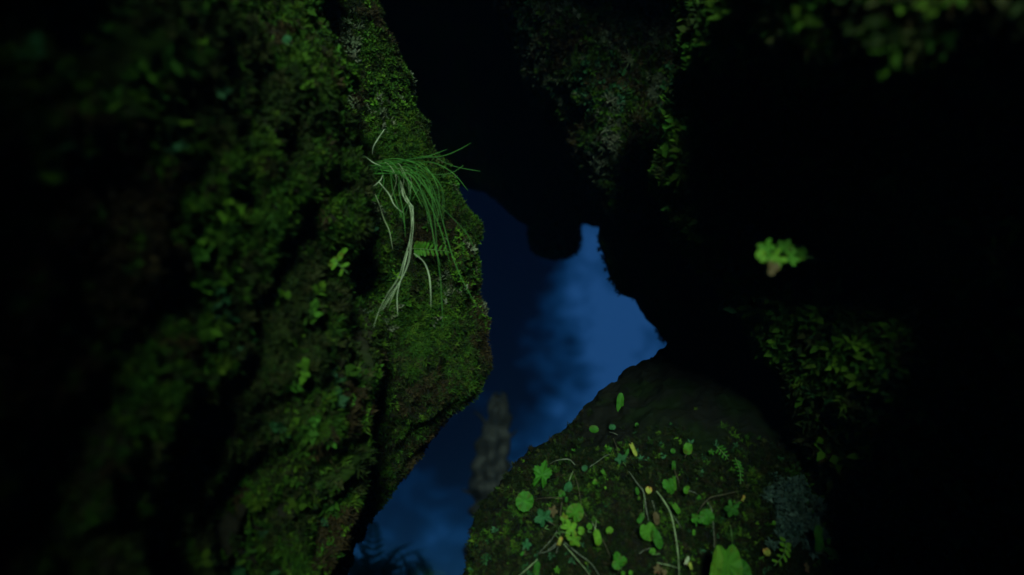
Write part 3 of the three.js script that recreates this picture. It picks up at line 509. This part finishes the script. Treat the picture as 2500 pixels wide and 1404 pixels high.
// broken tree trunk
{
  const d = 3.6, key = [[965, 1204, 1230], [990, 1193, 1238], [1030, 1186, 1239], [1090, 1176, 1236], [1150, 1168, 1236], [1220, 1160, 1240], [1300, 1160, 1250], [1440, 1150, 1262]], L = 60, N = 64, p = [], col = [], idx = [];
  const c0 = at(1206, 1440, d), t = thing('tree_trunk', 'dim broken tree trunk standing in the blue mist beyond the gap', 'tree', c0);
  for (let i = 0; i <= L; i++) for (let j = 0; j < N; j++) {
    const py = 1445 - 480 * i / L, [, l, r] = keyed(key, py), a = j / N * 6.2832, ca = Math.cos(a), sa = Math.sin(a), wob = 5 * noise(i * 0.16, 3, 1);
    const R = (r - l) / 2 / F * d * (1 + 0.9 * noise(ca * 1.3, sa * 1.3, i * 0.21) + 0.16 * (1 - 2 * Math.abs(noise(ca * 5, sa * 5, i * 0.09))) + 0.08 * noise(ca * 14, sa * 14, i * 0.5));
    const q = at((l + r) / 2 + wob, py + (i > L - 8 ? 34 * (i - L + 8) / 8 * noise(ca * 2 + 9, sa * 2, 3) : 0), d); q.x += ca * R; q.z += sa * R;
    p.push(q.x, q.y, q.z);
    const w = Math.max(0.25, 1 + 2.2 * fbm(ca * 3, i * 0.2, sa * 3, 4)); col.push(0.006 * w, 0.0062 * w, 0.0065 * w);
    if (i < L) { const k = (j + 1) % N, A = i * N + j, B = i * N + k; idx.push(A, A + N, B, B, A + N, B + N); }
  }
  const last = L * N; { const q = at(1217, 990, d); p.push(q.x, q.y, q.z); col.push(0.02, 0.018, 0.014); for (let j = 0; j < N; j++) idx.push(last + j, p.length / 3 - 1, last + (j + 1) % N); }
  const g = new THREE.BufferGeometry(); g.setAttribute('position', new THREE.Float32BufferAttribute(p, 3)); g.setAttribute('color', new THREE.Float32BufferAttribute(col, 3)); g.setIndex(idx); g.computeVertexNormals();
  for (const [px, py, ex, ey, r] of [[1230, 1075, 1262, 1050, 0.014], [1182, 1030, 1158, 1006, 0.012], [1170, 1215, 1128, 1196, 0.014]]) part('branch_stub', stalk([at(px, py, d), at((px + ex) / 2 + 4, (py + ey) / 2, d - 0.02), at(ex, ey, d - 0.06)], r, r * 0.4, [0.009, 0.009, 0.009], 8), stemMat, t);
  part('trunk', g, stemMat, t);
}
// ferny bushes at the foot of the bank
function bush(label, px, py, d, size, count) {
  const c = at(px, py, d), t = thing('bush', label, 'bush', c, 'bushes beyond the gap'), gs = [];
  for (let i = 0; i < count; i++) {
    const a = rr(0, 6.28), e = rr(-0.2, 1.3), L = size * rr(0.5, 1), dir = new THREE.Vector3(Math.cos(a) * Math.cos(e), Math.sin(e), Math.sin(a) * Math.cos(e)), end = c.clone().addScaledVector(dir, L); end.y -= L * 0.25;
    const cv = new THREE.QuadraticBezierCurve3(c, c.clone().addScaledVector(dir, L * 0.6).add(new THREE.Vector3(0, L * 0.15, 0)), end);
    for (let k = 2; k <= 12; k++) for (const s of [-1, 1]) { const u = k / 12, T = cv.getTangent(u), sd = new THREE.Vector3().crossVectors(T, new THREE.Vector3(0, 1, 0)).normalize().multiplyScalar(s), l = L * 0.22 * (1.15 - u), g = blade(l, l * 0.4, 0.2, 2), q = new THREE.Quaternion().setFromUnitVectors(new THREE.Vector3(0, 1, 0), sd.addScaledVector(T, 0.5).normalize()); g.applyQuaternion(q); const o = cv.getPoint(u); g.translate(o.x, o.y, o.z); gs.push(g); }
  }
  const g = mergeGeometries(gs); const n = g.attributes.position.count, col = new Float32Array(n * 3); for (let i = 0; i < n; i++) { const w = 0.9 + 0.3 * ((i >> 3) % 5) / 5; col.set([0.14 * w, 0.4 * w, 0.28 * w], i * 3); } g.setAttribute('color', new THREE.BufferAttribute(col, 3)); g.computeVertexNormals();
  part('foliage', g, leafMat, t);
}
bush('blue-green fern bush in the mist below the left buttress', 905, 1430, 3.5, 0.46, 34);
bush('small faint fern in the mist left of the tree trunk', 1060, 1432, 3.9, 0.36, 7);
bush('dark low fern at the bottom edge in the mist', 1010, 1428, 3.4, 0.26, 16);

renderer.render(scene, camera);
